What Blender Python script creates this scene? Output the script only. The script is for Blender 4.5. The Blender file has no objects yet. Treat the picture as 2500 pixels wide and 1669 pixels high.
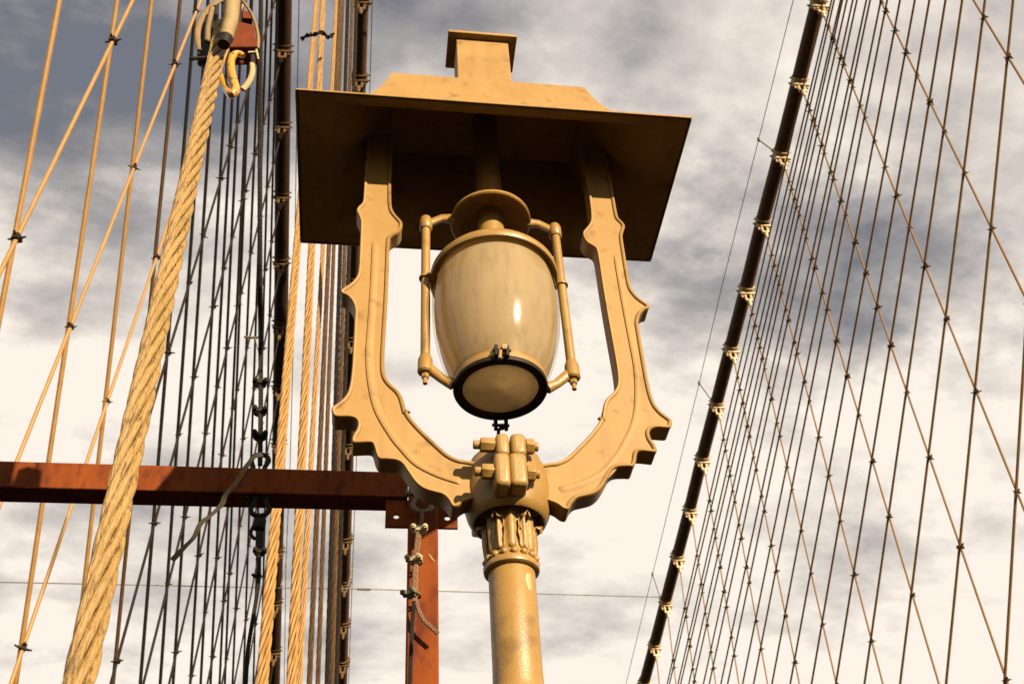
import bpy, bmesh, math, random
from mathutils import Vector, Matrix
random.seed(7)
R = math.radians
scene = bpy.context.scene
C = scene.collection

# ------------------------------------------------------------------ camera
# orientation solved from the photograph's vanishing points (rows: world X, Y, Z seen in right / up / forward)
W_, H_, F_ = 2500.0, 1669.0, 2578.96
ROT = ((0.99148637, -0.04329885, 0.1228006), (-0.11887649, -0.68583658, 0.71798089), (-0.0531334, 0.72646637, 0.68514484))
EYE = Vector((0, 0, 1.65))
cd = bpy.data.cameras.new('camera')
cam = bpy.data.objects.new('camera', cd)
C.objects.link(cam)
cd.sensor_width = 36.0
cd.lens = F_ / W_ * 36.0
cd.clip_start = 0.05
cd.clip_end = 6000
m = Matrix([[ROT[i][0], ROT[i][1], -ROT[i][2]] for i in range(3)]).to_4x4()
m.translation = EYE
cam.matrix_world = m
scene.camera = cam
cd.dof.use_dof = True
cd.dof.focus_distance = 2.6
cd.dof.aperture_fstop = 13.0
scene.render.resolution_x, scene.render.resolution_y = 1024, 683

# ------------------------------------------------------------------ sun, sky, exposure
SUN_AZ, SUN_EL = R(28), R(20)          # azimuth measured from straight behind the camera towards its right
S = Vector((math.sin(SUN_AZ) * math.cos(SUN_EL), -math.cos(SUN_AZ) * math.cos(SUN_EL), math.sin(SUN_EL)))
sl = bpy.data.lights.new('sun', 'SUN')
sl.energy = 5.0
sl.angle = R(0.5)
sl.color = (1.0, 0.80, 0.55)
sun = bpy.data.objects.new('sun', sl)
C.objects.link(sun)
sun.rotation_euler = S.to_track_quat('Z', 'Y').to_euler()
scene.view_settings.view_transform = 'Standard'
scene.view_settings.look = 'None'
scene.view_settings.gamma = 1.0
scene.view_settings.use_curve_mapping = False
scene.view_settings.exposure = 1.75

wd = bpy.data.worlds.new('World')
scene.world = wd
wd.use_nodes = True
nt = wd.node_tree
nt.nodes.clear()
def N(t, **kw):
    n = nt.nodes.new(t)
    for k, v in kw.items():
        setattr(n, k, v)
    return n
def Lk(a, b):
    nt.links.new(a, b)
def val(sock, x):
    sock.default_value = x
def mathn(op, a, b=None, clamp=False):
    n = N('ShaderNodeMath', operation=op, use_clamp=clamp)
    for i, v in enumerate((a, b)):
        if v is None:
            continue
        if isinstance(v, (int, float)):
            n.inputs[i].default_value = v
        else:
            Lk(v, n.inputs[i])
    return n.outputs[0]
out = N('ShaderNodeOutputWorld')
bg = N('ShaderNodeBackground')
Lk(bg.outputs[0], out.inputs[0])
sky = N('ShaderNodeTexSky', sky_type='NISHITA', sun_disc=False)
sky.sun_elevation = SUN_EL
sky.sun_rotation = math.pi - SUN_AZ
sky.air_density, sky.dust_density, sky.ozone_density = 1.2, 3.0, 1.0
tc = N('ShaderNodeTexCoord')
sep = N('ShaderNodeSeparateXYZ')
Lk(tc.outputs['Generated'], sep.inputs[0])
zc = mathn('ADD', mathn('MAXIMUM', sep.outputs[2], 0.0), 0.18)
cu, cv = mathn('DIVIDE', sep.outputs[0], zc), mathn('DIVIDE', sep.outputs[1], zc)
comb = N('ShaderNodeCombineXYZ')
Lk(cu, comb.inputs[0])
Lk(cv, comb.inputs[1])
mp = N('ShaderNodeMapping')
mp.inputs['Rotation'].default_value = (0, 0, R(-24))
mp.inputs['Scale'].default_value = (1.0, 1.45, 1.0)
mp.inputs['Location'].default_value = (3.1, 1.7, 0.0)
Lk(comb.outputs[0], mp.inputs[0])
n1 = N('ShaderNodeTexNoise')
n1.inputs['Scale'].default_value = 1.7
n1.inputs['Detail'].default_value = 9
n1.inputs['Roughness'].default_value = 0.6
n1.inputs['Distortion'].default_value = 0.35
Lk(mp.outputs[0], n1.inputs['Vector'])
n2 = N('ShaderNodeTexNoise')
n2.inputs['Scale'].default_value = 6.0
n2.inputs['Detail'].default_value = 8
n2.inputs['Roughness'].default_value = 0.6
Lk(mp.outputs[0], n2.inputs['Vector'])
# openings in the cloud deck (directions towards darker, bluer cloud bases)
dn = N('ShaderNodeVectorMath', operation='NORMALIZE')
Lk(tc.outputs['Generated'], dn.inputs[0])
def px_dir(px, py):
    r, u = px - W_ / 2, -(py - H_ / 2)
    return Vector([ROT[i][0] * r + ROT[i][1] * u + ROT[i][2] * F_ for i in range(3)]).normalized()
wn = N('ShaderNodeTexNoise')
wn.inputs['Scale'].default_value = 2.6; wn.inputs['Detail'].default_value = 7; wn.inputs['Roughness'].default_value = 0.62
Lk(mp.outputs[0], wn.inputs['Vector'])
w1 = N('ShaderNodeVectorMath', operation='SUBTRACT'); Lk(wn.outputs['Color'], w1.inputs[0]); w1.inputs[1].default_value = (0.5, 0.5, 0.5)
w2 = N('ShaderNodeVectorMath', operation='SCALE'); Lk(w1.outputs[0], w2.inputs[0]); w2.inputs['Scale'].default_value = 0.45
w3 = N('ShaderNodeVectorMath', operation='ADD'); Lk(dn.outputs[0], w3.inputs[0]); Lk(w2.outputs[0], w3.inputs[1])
hole = None
for px, py, rad, amp in ((40, 60, 0.20, 0.9), (160, 430, 0.18, 0.95), (420, 120, 0.14, 0.45), (960, 90, 0.16, 0.85), (1250, 60, 0.10, 0.3), (1850, 660, 0.16, 0.85), (2120, 640, 0.14, 0.75), (2400, 540, 0.17, 0.6), (1600, 720, 0.11, 0.5), (560, 330, 0.14, 0.45), (2330, 1130, 0.10, 0.3), (300, 780, 0.15, 0.45), (110, 1350, 0.15, 0.5), (430, 1250, 0.12, 0.45), (1430, 1330, 0.11, 0.4), (780, 1500, 0.12, 0.4), (2050, 1500, 0.12, 0.4)):
    d = px_dir(px, py)
    sb = N('ShaderNodeVectorMath', operation='DISTANCE')
    Lk(w3.outputs[0], sb.inputs[0])
    sb.inputs[1].default_value = d
    g = mathn('MULTIPLY', mathn('SUBTRACT', 1.0, mathn('DIVIDE', sb.outputs['Value'], rad), clamp=True), amp)
    hole = g if hole is None else mathn('ADD', hole, g)
cov = mathn('ADD', mathn('MULTIPLY', n1.outputs['Fac'], 2.2), mathn('MULTIPLY', mathn('SUBTRACT', n2.outputs['Fac'], 0.36), 1.15))
cov = mathn('SUBTRACT', cov, mathn('MULTIPLY', hole, 0.78))
cov = mathn('SUBTRACT', cov, mathn('MULTIPLY', mathn('SUBTRACT', sep.outputs[2], 0.62), 0.55))
cr = N('ShaderNodeValToRGB')
Lk(mathn('MULTIPLY', cov, 0.62), cr.inputs[0])
e = cr.color_ramp.elements
e[0].position, e[0].color = 0.10, (0.078, 0.077, 0.083, 1)
e[1].position, e[1].color = 0.76, (0.415, 0.378, 0.338, 1)
x = cr.color_ramp.elements.new(0.38); x.color = (0.165, 0.157, 0.158, 1)
x = cr.color_ramp.elements.new(0.58); x.color = (0.29, 0.264, 0.242, 1)
mixs = N('ShaderNodeMix', data_type='RGBA')
skym = N('ShaderNodeVectorMath', operation='SCALE')
Lk(sky.outputs[0], skym.inputs[0])
skym.inputs['Scale'].default_value = 0.075
covm = N('ShaderNodeMapRange')
covm.inputs[1].default_value, covm.inputs[2].default_value = 0.05, 0.45
covm.inputs[3].default_value, covm.inputs[4].default_value = 0.75, 1.0
Lk(cov, covm.inputs[0])
Lk(covm.outputs[0], mixs.inputs[0])
Lk(skym.outputs[0], mixs.inputs[6])
Lk(cr.outputs[0], mixs.inputs[7])
# below the horizon: dim
Lk(mixs.outputs[2], bg.inputs[0])
bg.inputs[1].default_value = 0.71

# ------------------------------------------------------------------ helpers
def ray(px, py):
    r, u = px - W_ / 2, -(py - H_ / 2)
    return Vector([ROT[i][0] * r + ROT[i][1] * u + ROT[i][2] * F_ for i in range(3)]) / F_
def at_y(px, py, Y):
    d = ray(px, py); return EYE + d * (Y / d.y)
def at_depth(px, py, D):
    return EYE + ray(px, py) * D
def at_plane(px, py, X0, k):                 # plane X = X0 + k*(z - eye)
    d = ray(px, py); return EYE + d * (X0 / (d.x - k * d.z))

MATS = {}
ALB = 0.44                                    # paints are darker than they look at this exposure
def mat(name, c1, c2=None, rough=0.5, metal=0.0, scale=8.0, bump=0.0, bscale=60.0, coat=0.0, contrast=(0.35, 0.65), c3=None, c3amt=(0.62, 0.7), stretch=None, spec=0.5, streak=0.0, chips=0.0):
    c1 = tuple(v * ALB for v in c1); c2 = tuple(v * ALB for v in (c2 or c1)) if c2 else c1; c3 = tuple(v * ALB for v in c3) if c3 else None
    mt = bpy.data.materials.new(name)
    mt.use_nodes = True
    t = mt.node_tree
    b = t.nodes['Principled BSDF']
    b.inputs['Roughness'].default_value = rough
    b.inputs['Metallic'].default_value = metal
    b.inputs['Coat Weight'].default_value = coat
    b.inputs['Coat Roughness'].default_value = 0.15
    b.inputs['Specular IOR Level'].default_value = spec
    tcn = t.nodes.new('ShaderNodeTexCoord')
    src = tcn.outputs['Object']
    if stretch:
        mpn = t.nodes.new('ShaderNodeMapping')
        mpn.inputs['Scale'].default_value = stretch
        t.links.new(src, mpn.inputs[0]); src = mpn.outputs[0]
    nz = t.nodes.new('ShaderNodeTexNoise')
    nz.inputs['Scale'].default_value = scale
    nz.inputs['Detail'].default_value = 8
    nz.inputs['Roughness'].default_value = 0.65
    t.links.new(src, nz.inputs['Vector'])
    rp = t.nodes.new('ShaderNodeValToRGB')
    rp.color_ramp.elements[0].position, rp.color_ramp.elements[1].position = contrast
    rp.color_ramp.elements[0].color = (*c1, 1)
    rp.color_ramp.elements[1].color = (*(c2 or c1), 1)
    t.links.new(nz.outputs['Fac'], rp.inputs[0])
    col = rp.outputs[0]
    if c3:
        n3 = t.nodes.new('ShaderNodeTexNoise')
        n3.inputs['Scale'].default_value = scale * 3.1
        n3.inputs['Detail'].default_value = 6
        t.links.new(src, n3.inputs['Vector'])
        r3 = t.nodes.new('ShaderNodeValToRGB')
        r3.color_ramp.elements[0].position, r3.color_ramp.elements[1].position = c3amt
        t.links.new(n3.outputs['Fac'], r3.inputs[0])
        mx = t.nodes.new('ShaderNodeMix'); mx.data_type = 'RGBA'
        t.links.new(r3.outputs[0], mx.inputs[0])
        t.links.new(col, mx.inputs[6])
        mx.inputs[7].default_value = (*c3, 1)
        col = mx.outputs[2]
    if streak:
        ms = t.nodes.new('ShaderNodeMapping'); ms.inputs['Scale'].default_value = (38, 38, 2.2)
        t.links.new(tcn.outputs['Object'], ms.inputs[0])
        n4 = t.nodes.new('ShaderNodeTexNoise'); n4.inputs['Scale'].default_value = 1.0; n4.inputs['Detail'].default_value = 5
        t.links.new(ms.outputs[0], n4.inputs['Vector'])
        r4 = t.nodes.new('ShaderNodeMapRange'); r4.inputs[1].default_value, r4.inputs[2].default_value, r4.inputs[4].default_value = 0.54, 0.72, streak
        t.links.new(n4.outputs['Fac'], r4.inputs[0])
        m4 = t.nodes.new('ShaderNodeMix'); m4.data_type = 'RGBA'
        t.links.new(r4.outputs[0], m4.inputs[0]); t.links.new(col, m4.inputs[6]); m4.inputs[7].default_value = (c1[0] * .45, c1[1] * .40, c1[2] * .38, 1)
        col = m4.outputs[2]
    if chips:
        n5 = t.nodes.new('ShaderNodeTexNoise'); n5.inputs['Scale'].default_value = 34.0; n5.inputs['Detail'].default_value = 7; n5.inputs['Roughness'].default_value = 0.7
        t.links.new(tcn.outputs['Object'], n5.inputs['Vector'])
        r5 = t.nodes.new('ShaderNodeMapRange'); r5.inputs[1].default_value, r5.inputs[2].default_value = chips, chips + 0.015
        t.links.new(n5.outputs['Fac'], r5.inputs[0])
        m5 = t.nodes.new('ShaderNodeMix'); m5.data_type = 'RGBA'
        t.links.new(r5.outputs[0], m5.inputs[0]); t.links.new(col, m5.inputs[6]); m5.inputs[7].default_value = (0.035, 0.014, 0.006, 1)
        col = m5.outputs[2]
    t.links.new(col, b.inputs['Base Color'])
    rr = t.nodes.new('ShaderNodeMapRange')
    rr.inputs[3].default_value, rr.inputs[4].default_value = rough * 0.8, min(1, rough * 1.25)
    t.links.new(nz.outputs['Fac'], rr.inputs[0])
    t.links.new(rr.outputs[0], b.inputs['Roughness'])
    if bump:
        nb = t.nodes.new('ShaderNodeTexNoise')
        nb.inputs['Scale'].default_value = bscale
        nb.inputs['Detail'].default_value = 4
        t.links.new(src, nb.inputs['Vector'])
        bp = t.nodes.new('ShaderNodeBump')
        bp.inputs['Strength'].default_value = bump
        bp.inputs['Distance'].default_value = 0.01
        t.links.new(nb.outputs['Fac'], bp.inputs['Height'])
        t.links.new(bp.outputs[0], b.inputs['Normal'])
    MATS[name] = mt
    return mt
PAINT = mat('tan_gloss_paint', (0.355, 0.202, 0.046), (0.415, 0.245, 0.063), rough=0.42, scale=5, bump=0.13, bscale=260, coat=0.05, spec=0.32, c3=(0.22, 0.12, 0.032), c3amt=(0.58, 0.72), streak=0.2, chips=0.705)
PAINT2 = mat('tan_matt_paint', (0.375, 0.214, 0.056), (0.428, 0.256, 0.078), rough=0.55, spec=0.22, scale=7, bump=0.12, bscale=420, c3=(0.24, 0.13, 0.035), c3amt=(0.58, 0.74), streak=0.16, chips=0.715)
RUST = mat('red_oxide_rust', (0.18, 0.038, 0.007), (0.27, 0.068, 0.012), rough=0.8, spec=0.08, scale=9, bump=0.15, bscale=180, c3=(0.12, 0.028, 0.012), c3amt=(0.50, 0.66), stretch=(1, 1, 0.45))
RUSTD = mat('dark_rust_steel', (0.15, 0.032, 0.010), (0.21, 0.05, 0.016), rough=0.8, spec=0.1, scale=30, bump=0.2, bscale=200)
ROPE = mat('tan_manila_wire', (0.33, 0.20, 0.058), (0.45, 0.285, 0.095), rough=0.5, spec=0.25, scale=40, bump=0.45, bscale=260, c3=(0.12, 0.06, 0.018), c3amt=(0.54, 0.70), stretch=(1, 1, 0.22))  # golden tan of the thick rope, randomly flecked darker
GOLD = mat('tan_painted_rope', (0.38, 0.205, 0.055), (0.46, 0.26, 0.08), rough=0.55, spec=0.2, scale=6, bump=0.1, bscale=120)
BROWN = mat('brown_wire_rope', (0.085, 0.043, 0.017), (0.13, 0.068, 0.027), rough=0.6, scale=6, spec=0.12)
DARKR = mat('dark_and_shaded_wire_rope', (0.018, 0.013, 0.010), (0.034, 0.024, 0.017), rough=0.8, scale=10, spec=0.08)  # dark rope; on the left-hand net this tone paints in shade
BLACK = mat('black_greased_steel', (0.012, 0.009, 0.006), (0.026, 0.02, 0.014), rough=0.6, scale=20, spec=0.12)
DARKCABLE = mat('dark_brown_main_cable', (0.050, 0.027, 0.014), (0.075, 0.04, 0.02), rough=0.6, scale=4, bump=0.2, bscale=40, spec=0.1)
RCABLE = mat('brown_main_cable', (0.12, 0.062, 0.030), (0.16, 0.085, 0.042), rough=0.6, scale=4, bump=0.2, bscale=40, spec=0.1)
NETW = mat('tan_brown_net_wire', (0.27, 0.145, 0.042), (0.33, 0.18, 0.055), rough=0.6, scale=3, spec=0.12)
CLIPD = mat('dark_clip_iron', (0.03, 0.018, 0.011), (0.045, 0.027, 0.016), rough=0.8, spec=0.08)
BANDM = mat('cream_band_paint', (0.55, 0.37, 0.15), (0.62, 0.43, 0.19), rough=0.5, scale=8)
GALV = mat('galvanised_clip', (0.48, 0.38, 0.20), (0.60, 0.49, 0.29), rough=0.55, scale=40, metal=0.2, c3=(0.16, 0.11, 0.06), c3amt=(0.55, 0.7))
GALVD = mat('grimy_shackle_steel', (0.13, 0.10, 0.06), (0.2, 0.155, 0.09), rough=0.55, scale=40, metal=0.2)
YELLOW = mat('yellow_hook_paint', (0.62, 0.30, 0.02), (0.70, 0.36, 0.03), rough=0.3, scale=20, coat=0.4, c3=(0.12, 0.05, 0.015), c3amt=(0.60, 0.66))
WEB = mat('tan_webbing', (0.42, 0.30, 0.13), (0.54, 0.40, 0.20), rough=0.8, scale=30)
WEBD = mat('brown_webbing', (0.20, 0.125, 0.045), (0.30, 0.19, 0.075), rough=0.8, scale=40)
WIRE = mat('thin_guard_wire', (0.16, 0.12, 0.07), (0.20, 0.15, 0.09), rough=0.6)
RUBBER = mat('black_gasket_ring', (0.014, 0.009, 0.006), (0.026, 0.017, 0.011), rough=0.6, scale=30, spec=0.15)
DECK = mat('weathered_deck_timber', (0.035, 0.026, 0.018), (0.05, 0.038, 0.026), rough=0.85, spec=0.05, scale=4, stretch=(8, 0.5, 1))
ASPH = mat('road_asphalt', (0.05, 0.046, 0.042), (0.065, 0.06, 0.056), rough=0.9, scale=6, spec=0.05)
WATER = mat('river_water', (0.012, 0.02, 0.025), (0.016, 0.028, 0.035), rough=0.6, scale=0.05, bump=0.3, bscale=0.3, spec=0.06)
# frosted liner of the lamp globe
def frosted(name, c1, c2, scale, streak):
    mt = mat(name, c1, c2, rough=0.7, scale=scale, stretch=streak, coat=0.0, contrast=(0.3, 0.7), c3=tuple(v * .86 for v in c1), c3amt=(0.5, 0.8))
    t = mt.node_tree; b = t.nodes['Principled BSDF']
    tl = t.nodes.new('ShaderNodeBsdfTranslucent'); mx = t.nodes.new('ShaderNodeMixShader'); mx.inputs[0].default_value = 0.8 if 'lens' in name else 0.56
    gn = t.nodes.new('ShaderNodeVectorMath'); gn.operation = 'SCALE'; gn.inputs['Scale'].default_value = 1.08 if 'lens' in name else 1.75
    t.links.new(b.inputs['Base Color'].links[0].from_socket, gn.inputs[0]); t.links.new(gn.outputs[0], tl.inputs[0])
    t.links.new(b.outputs[0], mx.inputs[1]); t.links.new(tl.outputs[0], mx.inputs[2]); t.links.new(mx.outputs[0], t.nodes['Material Output'].inputs[0])
    return mt
FROST = frosted('frosted_globe_glass', (0.66, 0.51, 0.28), (0.84, 0.66, 0.39), 18, (1, 1, 0.2))
LENS = frosted('frosted_lens_glass', (1.75, 1.65, 1.45), (2.0, 1.9, 1.7), 12, (1, 1, 1))
def clear_glass():
    mt = bpy.data.materials.new('clear_globe_glass'); mt.use_nodes = True
    t = mt.node_tree
    t.nodes.remove(t.nodes['Principled BSDF'])
    o = t.nodes['Material Output']
    g = t.nodes.new('ShaderNodeBsdfGlossy'); g.inputs['Roughness'].default_value = 0.10
    nz = t.nodes.new('ShaderNodeTexNoise'); nz.inputs['Scale'].default_value = 9
    bp = t.nodes.new('ShaderNodeBump'); bp.inputs['Strength'].default_value = 0.02
    t.links.new(nz.outputs['Fac'], bp.inputs['Height']); t.links.new(bp.outputs[0], g.inputs['Normal'])
    tr = t.nodes.new('ShaderNodeBsdfTransparent'); tr.inputs[0].default_value = (0.97, 0.95, 0.9, 1)
    lw = t.nodes.new('ShaderNodeLayerWeight'); lw.inputs[0].default_value = 0.5      # thin-walled: Schlick, same from both sides
    pw = t.nodes.new('ShaderNodeMath'); pw.operation = 'POWER'; pw.inputs[1].default_value = 4.0
    fr = t.nodes.new('ShaderNodeMath'); fr.operation = 'MULTIPLY_ADD'; fr.inputs[1].default_value = 0.4; fr.inputs[2].default_value = 0.04
    t.links.new(lw.outputs['Facing'], pw.inputs[0]); t.links.new(pw.outputs[0], fr.inputs[0])
    mx = t.nodes.new('ShaderNodeMixShader')
    t.links.new(fr.outputs[0], mx.inputs[0]); t.links.new(tr.outputs[0], mx.inputs[1]); t.links.new(g.outputs[0], mx.inputs[2])
    t.links.new(mx.outputs[0], o.inputs[0])
    return mt
GLASS = clear_glass()

class MB:                                     # collects shapes, builds ONE mesh
    def __init__(s): s.v, s.f = [], []
    def add(s, vs, fs):
        o = len(s.v); s.v += [tuple(v) for v in vs]; s.f += [tuple(i + o for i in f) for f in fs]; return s
    def box(s, c, size, rot=None):
        hx, hy, hz = size[0] / 2, size[1] / 2, size[2] / 2
        vs = [Vector((x, y, z)) for x in (-hx, hx) for y in (-hy, hy) for z in (-hz, hz)]
        if rot: vs = [rot @ v for v in vs]
        c = Vector(c)
        return s.add([v + c for v in vs], [(0, 1, 3, 2), (4, 6, 7, 5), (0, 4, 5, 1), (2, 3, 7, 6), (0, 2, 6, 4), (1, 5, 7, 3)])
    def tube(s, pts, r, n=10, caps=True, flat=None, up=None):
        pts = [Vector(p) for p in pts]
        m_ = len(pts); rr = r if isinstance(r, (list, tuple)) else [r] * m_
        T = [(pts[min(i + 1, m_ - 1)] - pts[max(i - 1, 0)]).normalized() for i in range(m_)]
        a = Vector(up) if up else Vector((0.31, 0.2, 0.93))
        if abs(a.dot(T[0])) > 0.95 and not up: a = Vector((1, 0.1, 0))
        u = (a - T[0] * a.dot(T[0])).normalized()
        vs = []
        for i in range(m_):
            u = (u - T[i] * u.dot(T[i])).normalized()
            w = T[i].cross(u)
            for k in range(n):
                th = 2 * math.pi * k / n
                fx = flat or 1.0
                vs.append(pts[i] + u * (math.cos(th) * rr[i]) + w * (math.sin(th) * rr[i] * fx))
        fs = [(i * n + k, i * n + (k + 1) % n, (i + 1) * n + (k + 1) % n, (i + 1) * n + k) for i in range(m_ - 1) for k in range(n)]
        if caps:
            fs += [tuple(range(n - 1, -1, -1)), tuple((m_ - 1) * n + k for k in range(n))]
        return s.add(vs, fs)
    def lathe(s, prof, n=32, c=(0, 0, 0), loop=False):    # profile of (r, z)
        c = Vector(c); vs = []; fs = []
        if loop: prof = list(prof) + [prof[0]]
        for r, z in prof:
            for k in range(n):
                th = 2 * math.pi * k / n
                vs.append(c + Vector((r * math.cos(th), r * math.sin(th), z)))
        for i in range(len(prof) - 1):
            for k in range(n):
                fs.append((i * n + k, i * n + (k + 1) % n, (i + 1) * n + (k + 1) % n, (i + 1) * n + k))
        if loop: return s.add(vs, fs)
        if prof[0][0] > 1e-4: fs.append(tuple(range(n - 1, -1, -1)))
        if prof[-1][0] > 1e-4: fs.append(tuple((len(prof) - 1) * n + k for k in range(n)))
        return s.add(vs, fs)
    def hexa(s, c, ax, r, l, n=6):
        c, ax = Vector(c), Vector(ax).normalized()
        return s.tube([c - ax * l / 2, c - ax * l * 0.42, c + ax * l * 0.42, c + ax * l / 2], [r * 0.88, r, r, r * 0.88], n)
    def mesh(s, name):
        me = bpy.data.meshes.new(name)
        me.from_pydata(s.v, [], s.f); me.validate(); me.update()
        bm = bmesh.new(); bm.from_mesh(me)
        bmesh.ops.recalc_face_normals(bm, faces=bm.faces)
        bm.to_mesh(me); bm.free()
        return me
    def build(s, name, material, parent=None, smooth=True, bevel=0.0, angle=40, seg=2):
        return link(name, s.mesh(name), material, parent, smooth, bevel, angle, seg)
def link(name, me, material, parent=None, smooth=True, bevel=0.0, angle=40, seg=2):
    o = bpy.data.objects.new(name, me); C.objects.link(o)
    if material and not me.materials: me.materials.append(material)
    if parent: o.parent = parent
    if bevel:
        b = o.modifiers.new('bevel', 'BEVEL'); b.width = bevel; b.segments = seg; b.limit_method = 'ANGLE'; b.angle_limit = R(35)
    if smooth:
        me.polygons.foreach_set('use_smooth', [True] * len(me.polygons))
        if angle < 180:
            try:
                me.set_sharp_from_angle(angle=R(angle))
            except Exception:
                pass
    return o
def thing(name, label, cat, loc=(0, 0, 0), group=None):
    o = bpy.data.objects.new(name, None); C.objects.link(o); o.location = loc
    o.empty_display_size = 0.05
    return tag(o, label, cat, group)
def tag(o, label, cat, group=None):
    o['label'] = label; o['category'] = cat
    if group: o['group'] = group
    return o
def rel(pts, root):
    return [Vector(p) - Vector(root) for p in pts]
def catmull(pts, sub=3, closed=False):
    n = len(pts); res = []
    for i in range(n if closed else n - 1):
        p0 = pts[(i - 1) % n] if (closed or i > 0) else pts[0]
        p1, p2 = pts[i], pts[(i + 1) % n]
        p3 = pts[(i + 2) % n] if (closed or i + 2 < n) else pts[-1]
        for k in range(sub):
            t = k / sub
            res.append(0.5 * ((2 * p1) + (p2 - p0) * t + (2 * p0 - 5 * p1 + 4 * p2 - p3) * t * t + (3 * p1 - p0 - 3 * p2 + p3) * t ** 3))
    if not closed: res.append(pts[-1])
    return res
ORD = ['first', 'second', 'third', 'fourth', 'fifth', 'sixth', 'seventh', 'eighth', 'ninth', 'tenth', 'eleventh', 'twelfth', 'thirteenth', 'fourteenth', 'fifteenth', 'sixteenth', 'seventeenth', 'eighteenth', 'nineteenth', 'twentieth', 'twenty-first', 'twenty-second', 'twenty-third', 'twenty-fourth']

# ------------------------------------------------------------------ setting (below the frame)
o = MB().box((3.2, 22, -0.06), (13, 84, 0.12)).build('promenade_deck', DECK, smooth=False); o['kind'] = 'structure'
for sx_, x0_, x1_ in ((-1, -17.0, -3.4), (1, 9.8, 24.0)):
    o = MB().box(((x0_ + x1_) / 2, 22, -4.1), (x1_ - x0_, 160, 0.3)).build('roadway', ASPH, smooth=False); o['kind'] = 'structure'
o = MB().add([(-3000, -3000, -38), (3000, -3000, -38), (3000, 3000, -38), (-3000, 3000, -38)], [(0, 1, 2, 3)]).build('river_water', WATER, smooth=False); o['kind'] = 'structure'

# ------------------------------------------------------------------ main cables, suspenders, stays
KT = 0.05                                     # the two cable planes lean a little (cradled cables)
XR, XL = 10.8, -4.8
def clip_mesh():                              # little clamp where a stay crosses a suspender
    b = MB()
    b.tube([(-0.13, 0, 0.0), (-0.06, 0, -0.012), (0, 0, -0.015), (0.06, 0, -0.012), (0.13, 0, 0.0)], [0.010, 0.020, 0.028, 0.020, 0.010], 8)
    b.box((0, 0, 0.0), (0.085, 0.11, 0.085))
    b.tube([(0, -0.1, 0.03), (0, 0.1, 0.03)], 0.018, 6)
    return b.mesh('clip')
CLIP = clip_mesh(); CLIP.materials.append(CLIPD)
def band_mesh():                              # cable band: local z = straight down is -z, local y = along the cable
    b = MB()
    n = 20
    for y0, y1, r in ((-0.13, 0.13, 0.262), (-0.15, -0.11, 0.285), (0.11, 0.15, 0.285)):
        b.tube([(0, y0, 0), (0, y1, 0)], r, n)
    for y in (-0.09, 0.09):
        b.box((0, y, 0.29), (0.10, 0.05, 0.16)); b.tube([(-0.1, y, 0.31), (0.1, y, 0.31)], 0.025, 6)
        b.tube([(-0.34, y, 0.02), (-0.24, y, 0.02)], 0.03, 6)
        b.tube([(0.34, y, 0.02), (0.24, y, 0.02)], 0.03, 6)
    return b.mesh('cable_band')
def socket_mesh():
    b = MB()
    b.tube([(-0.28, -0.05, -0.27), (0.28, -0.05, -0.27)], 0.05, 8)
    for x in (-0.10, 0.10):
        b.tube([(x, 0, -0.20), (x, 0, -0.50), (x * 0.7, 0, -0.58)], [0.055, 0.05, 0.05], 8)
    b.tube([(-0.21, 0, -0.25), (-0.21, 0, -0.46)], 0.035, 6)
    b.tube([(0.21, 0, -0.25), (0.21, 0, -0.40)], 0.035, 6)
    b.box((0, 0, -0.58), (0.24, 0.10, 0.08))
    b.tube([(0, 0, -0.58), (0, 0, -0.72), (0, 0, -0.86)], [0.085, 0.07, 0.04], 8)
    return b.mesh('socket')
BANDME, SOCKME = band_mesh(), socket_mesh()
BANDME.materials.append(BANDM); SOCKME.materials.append(BANDM)
BANDME2, SOCKME2 = BANDME.copy(), SOCKME.copy()
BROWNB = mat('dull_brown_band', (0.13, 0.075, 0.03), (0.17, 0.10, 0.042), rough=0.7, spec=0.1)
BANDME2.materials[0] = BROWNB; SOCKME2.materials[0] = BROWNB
for me_ in (BANDME, SOCKME, BANDME2, SOCKME2, CLIP):
    me_.polygons.foreach_set('use_smooth', [True] * len(me_.polygons)); me_.set_sharp_from_angle(angle=R(40))

def line_pt(p, q, y=None, z=None):            # point of the 3-D line at a given y or z
    t = (y - p.y) / (q.y - p.y) if y is not None else (z - p.z) / (q.z - p.z)
    return p + (q - p) * t
class Cable:
    def __init__(s, pts):                     # pts sorted by y, extended straight at both ends
        s.p = pts
    def at(s, y):
        p = s.p
        for i in range(len(p) - 1):
            if y <= p[i + 1].y or i == len(p) - 2:
                return line_pt(p[i], p[i + 1], y=y)
def cable_thing(name, cab, y0, y1, r, material, label, band_ys, bm, sm):
    base = cab.at(y0)
    t = thing(name, label, 'cable', base)
    ys = [y0 + (y1 - y0) * i / 60 for i in range(61)]
    MB().tube(rel([cab.at(y) for y in ys], base), r, 28).build('cable_body', material, t)
    for y in band_ys:
        c = cab.at(y); d = (cab.at(y + 0.1) - cab.at(y - 0.1)).normalized()
        b = bpy.data.objects.new('cable_band', bm); C.objects.link(b); b.parent = t; b.location = c - base
        b.rotation_euler = d.to_track_quat('Y', 'Z').to_euler()
        b.scale = (random.uniform(.88, .96),) * 3
        k = bpy.data.objects.new('socket', sm); C.objects.link(k); k.parent = b
        k.rotation_euler = (-b.rotation_euler.x, 0, 0)
    return t
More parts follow.
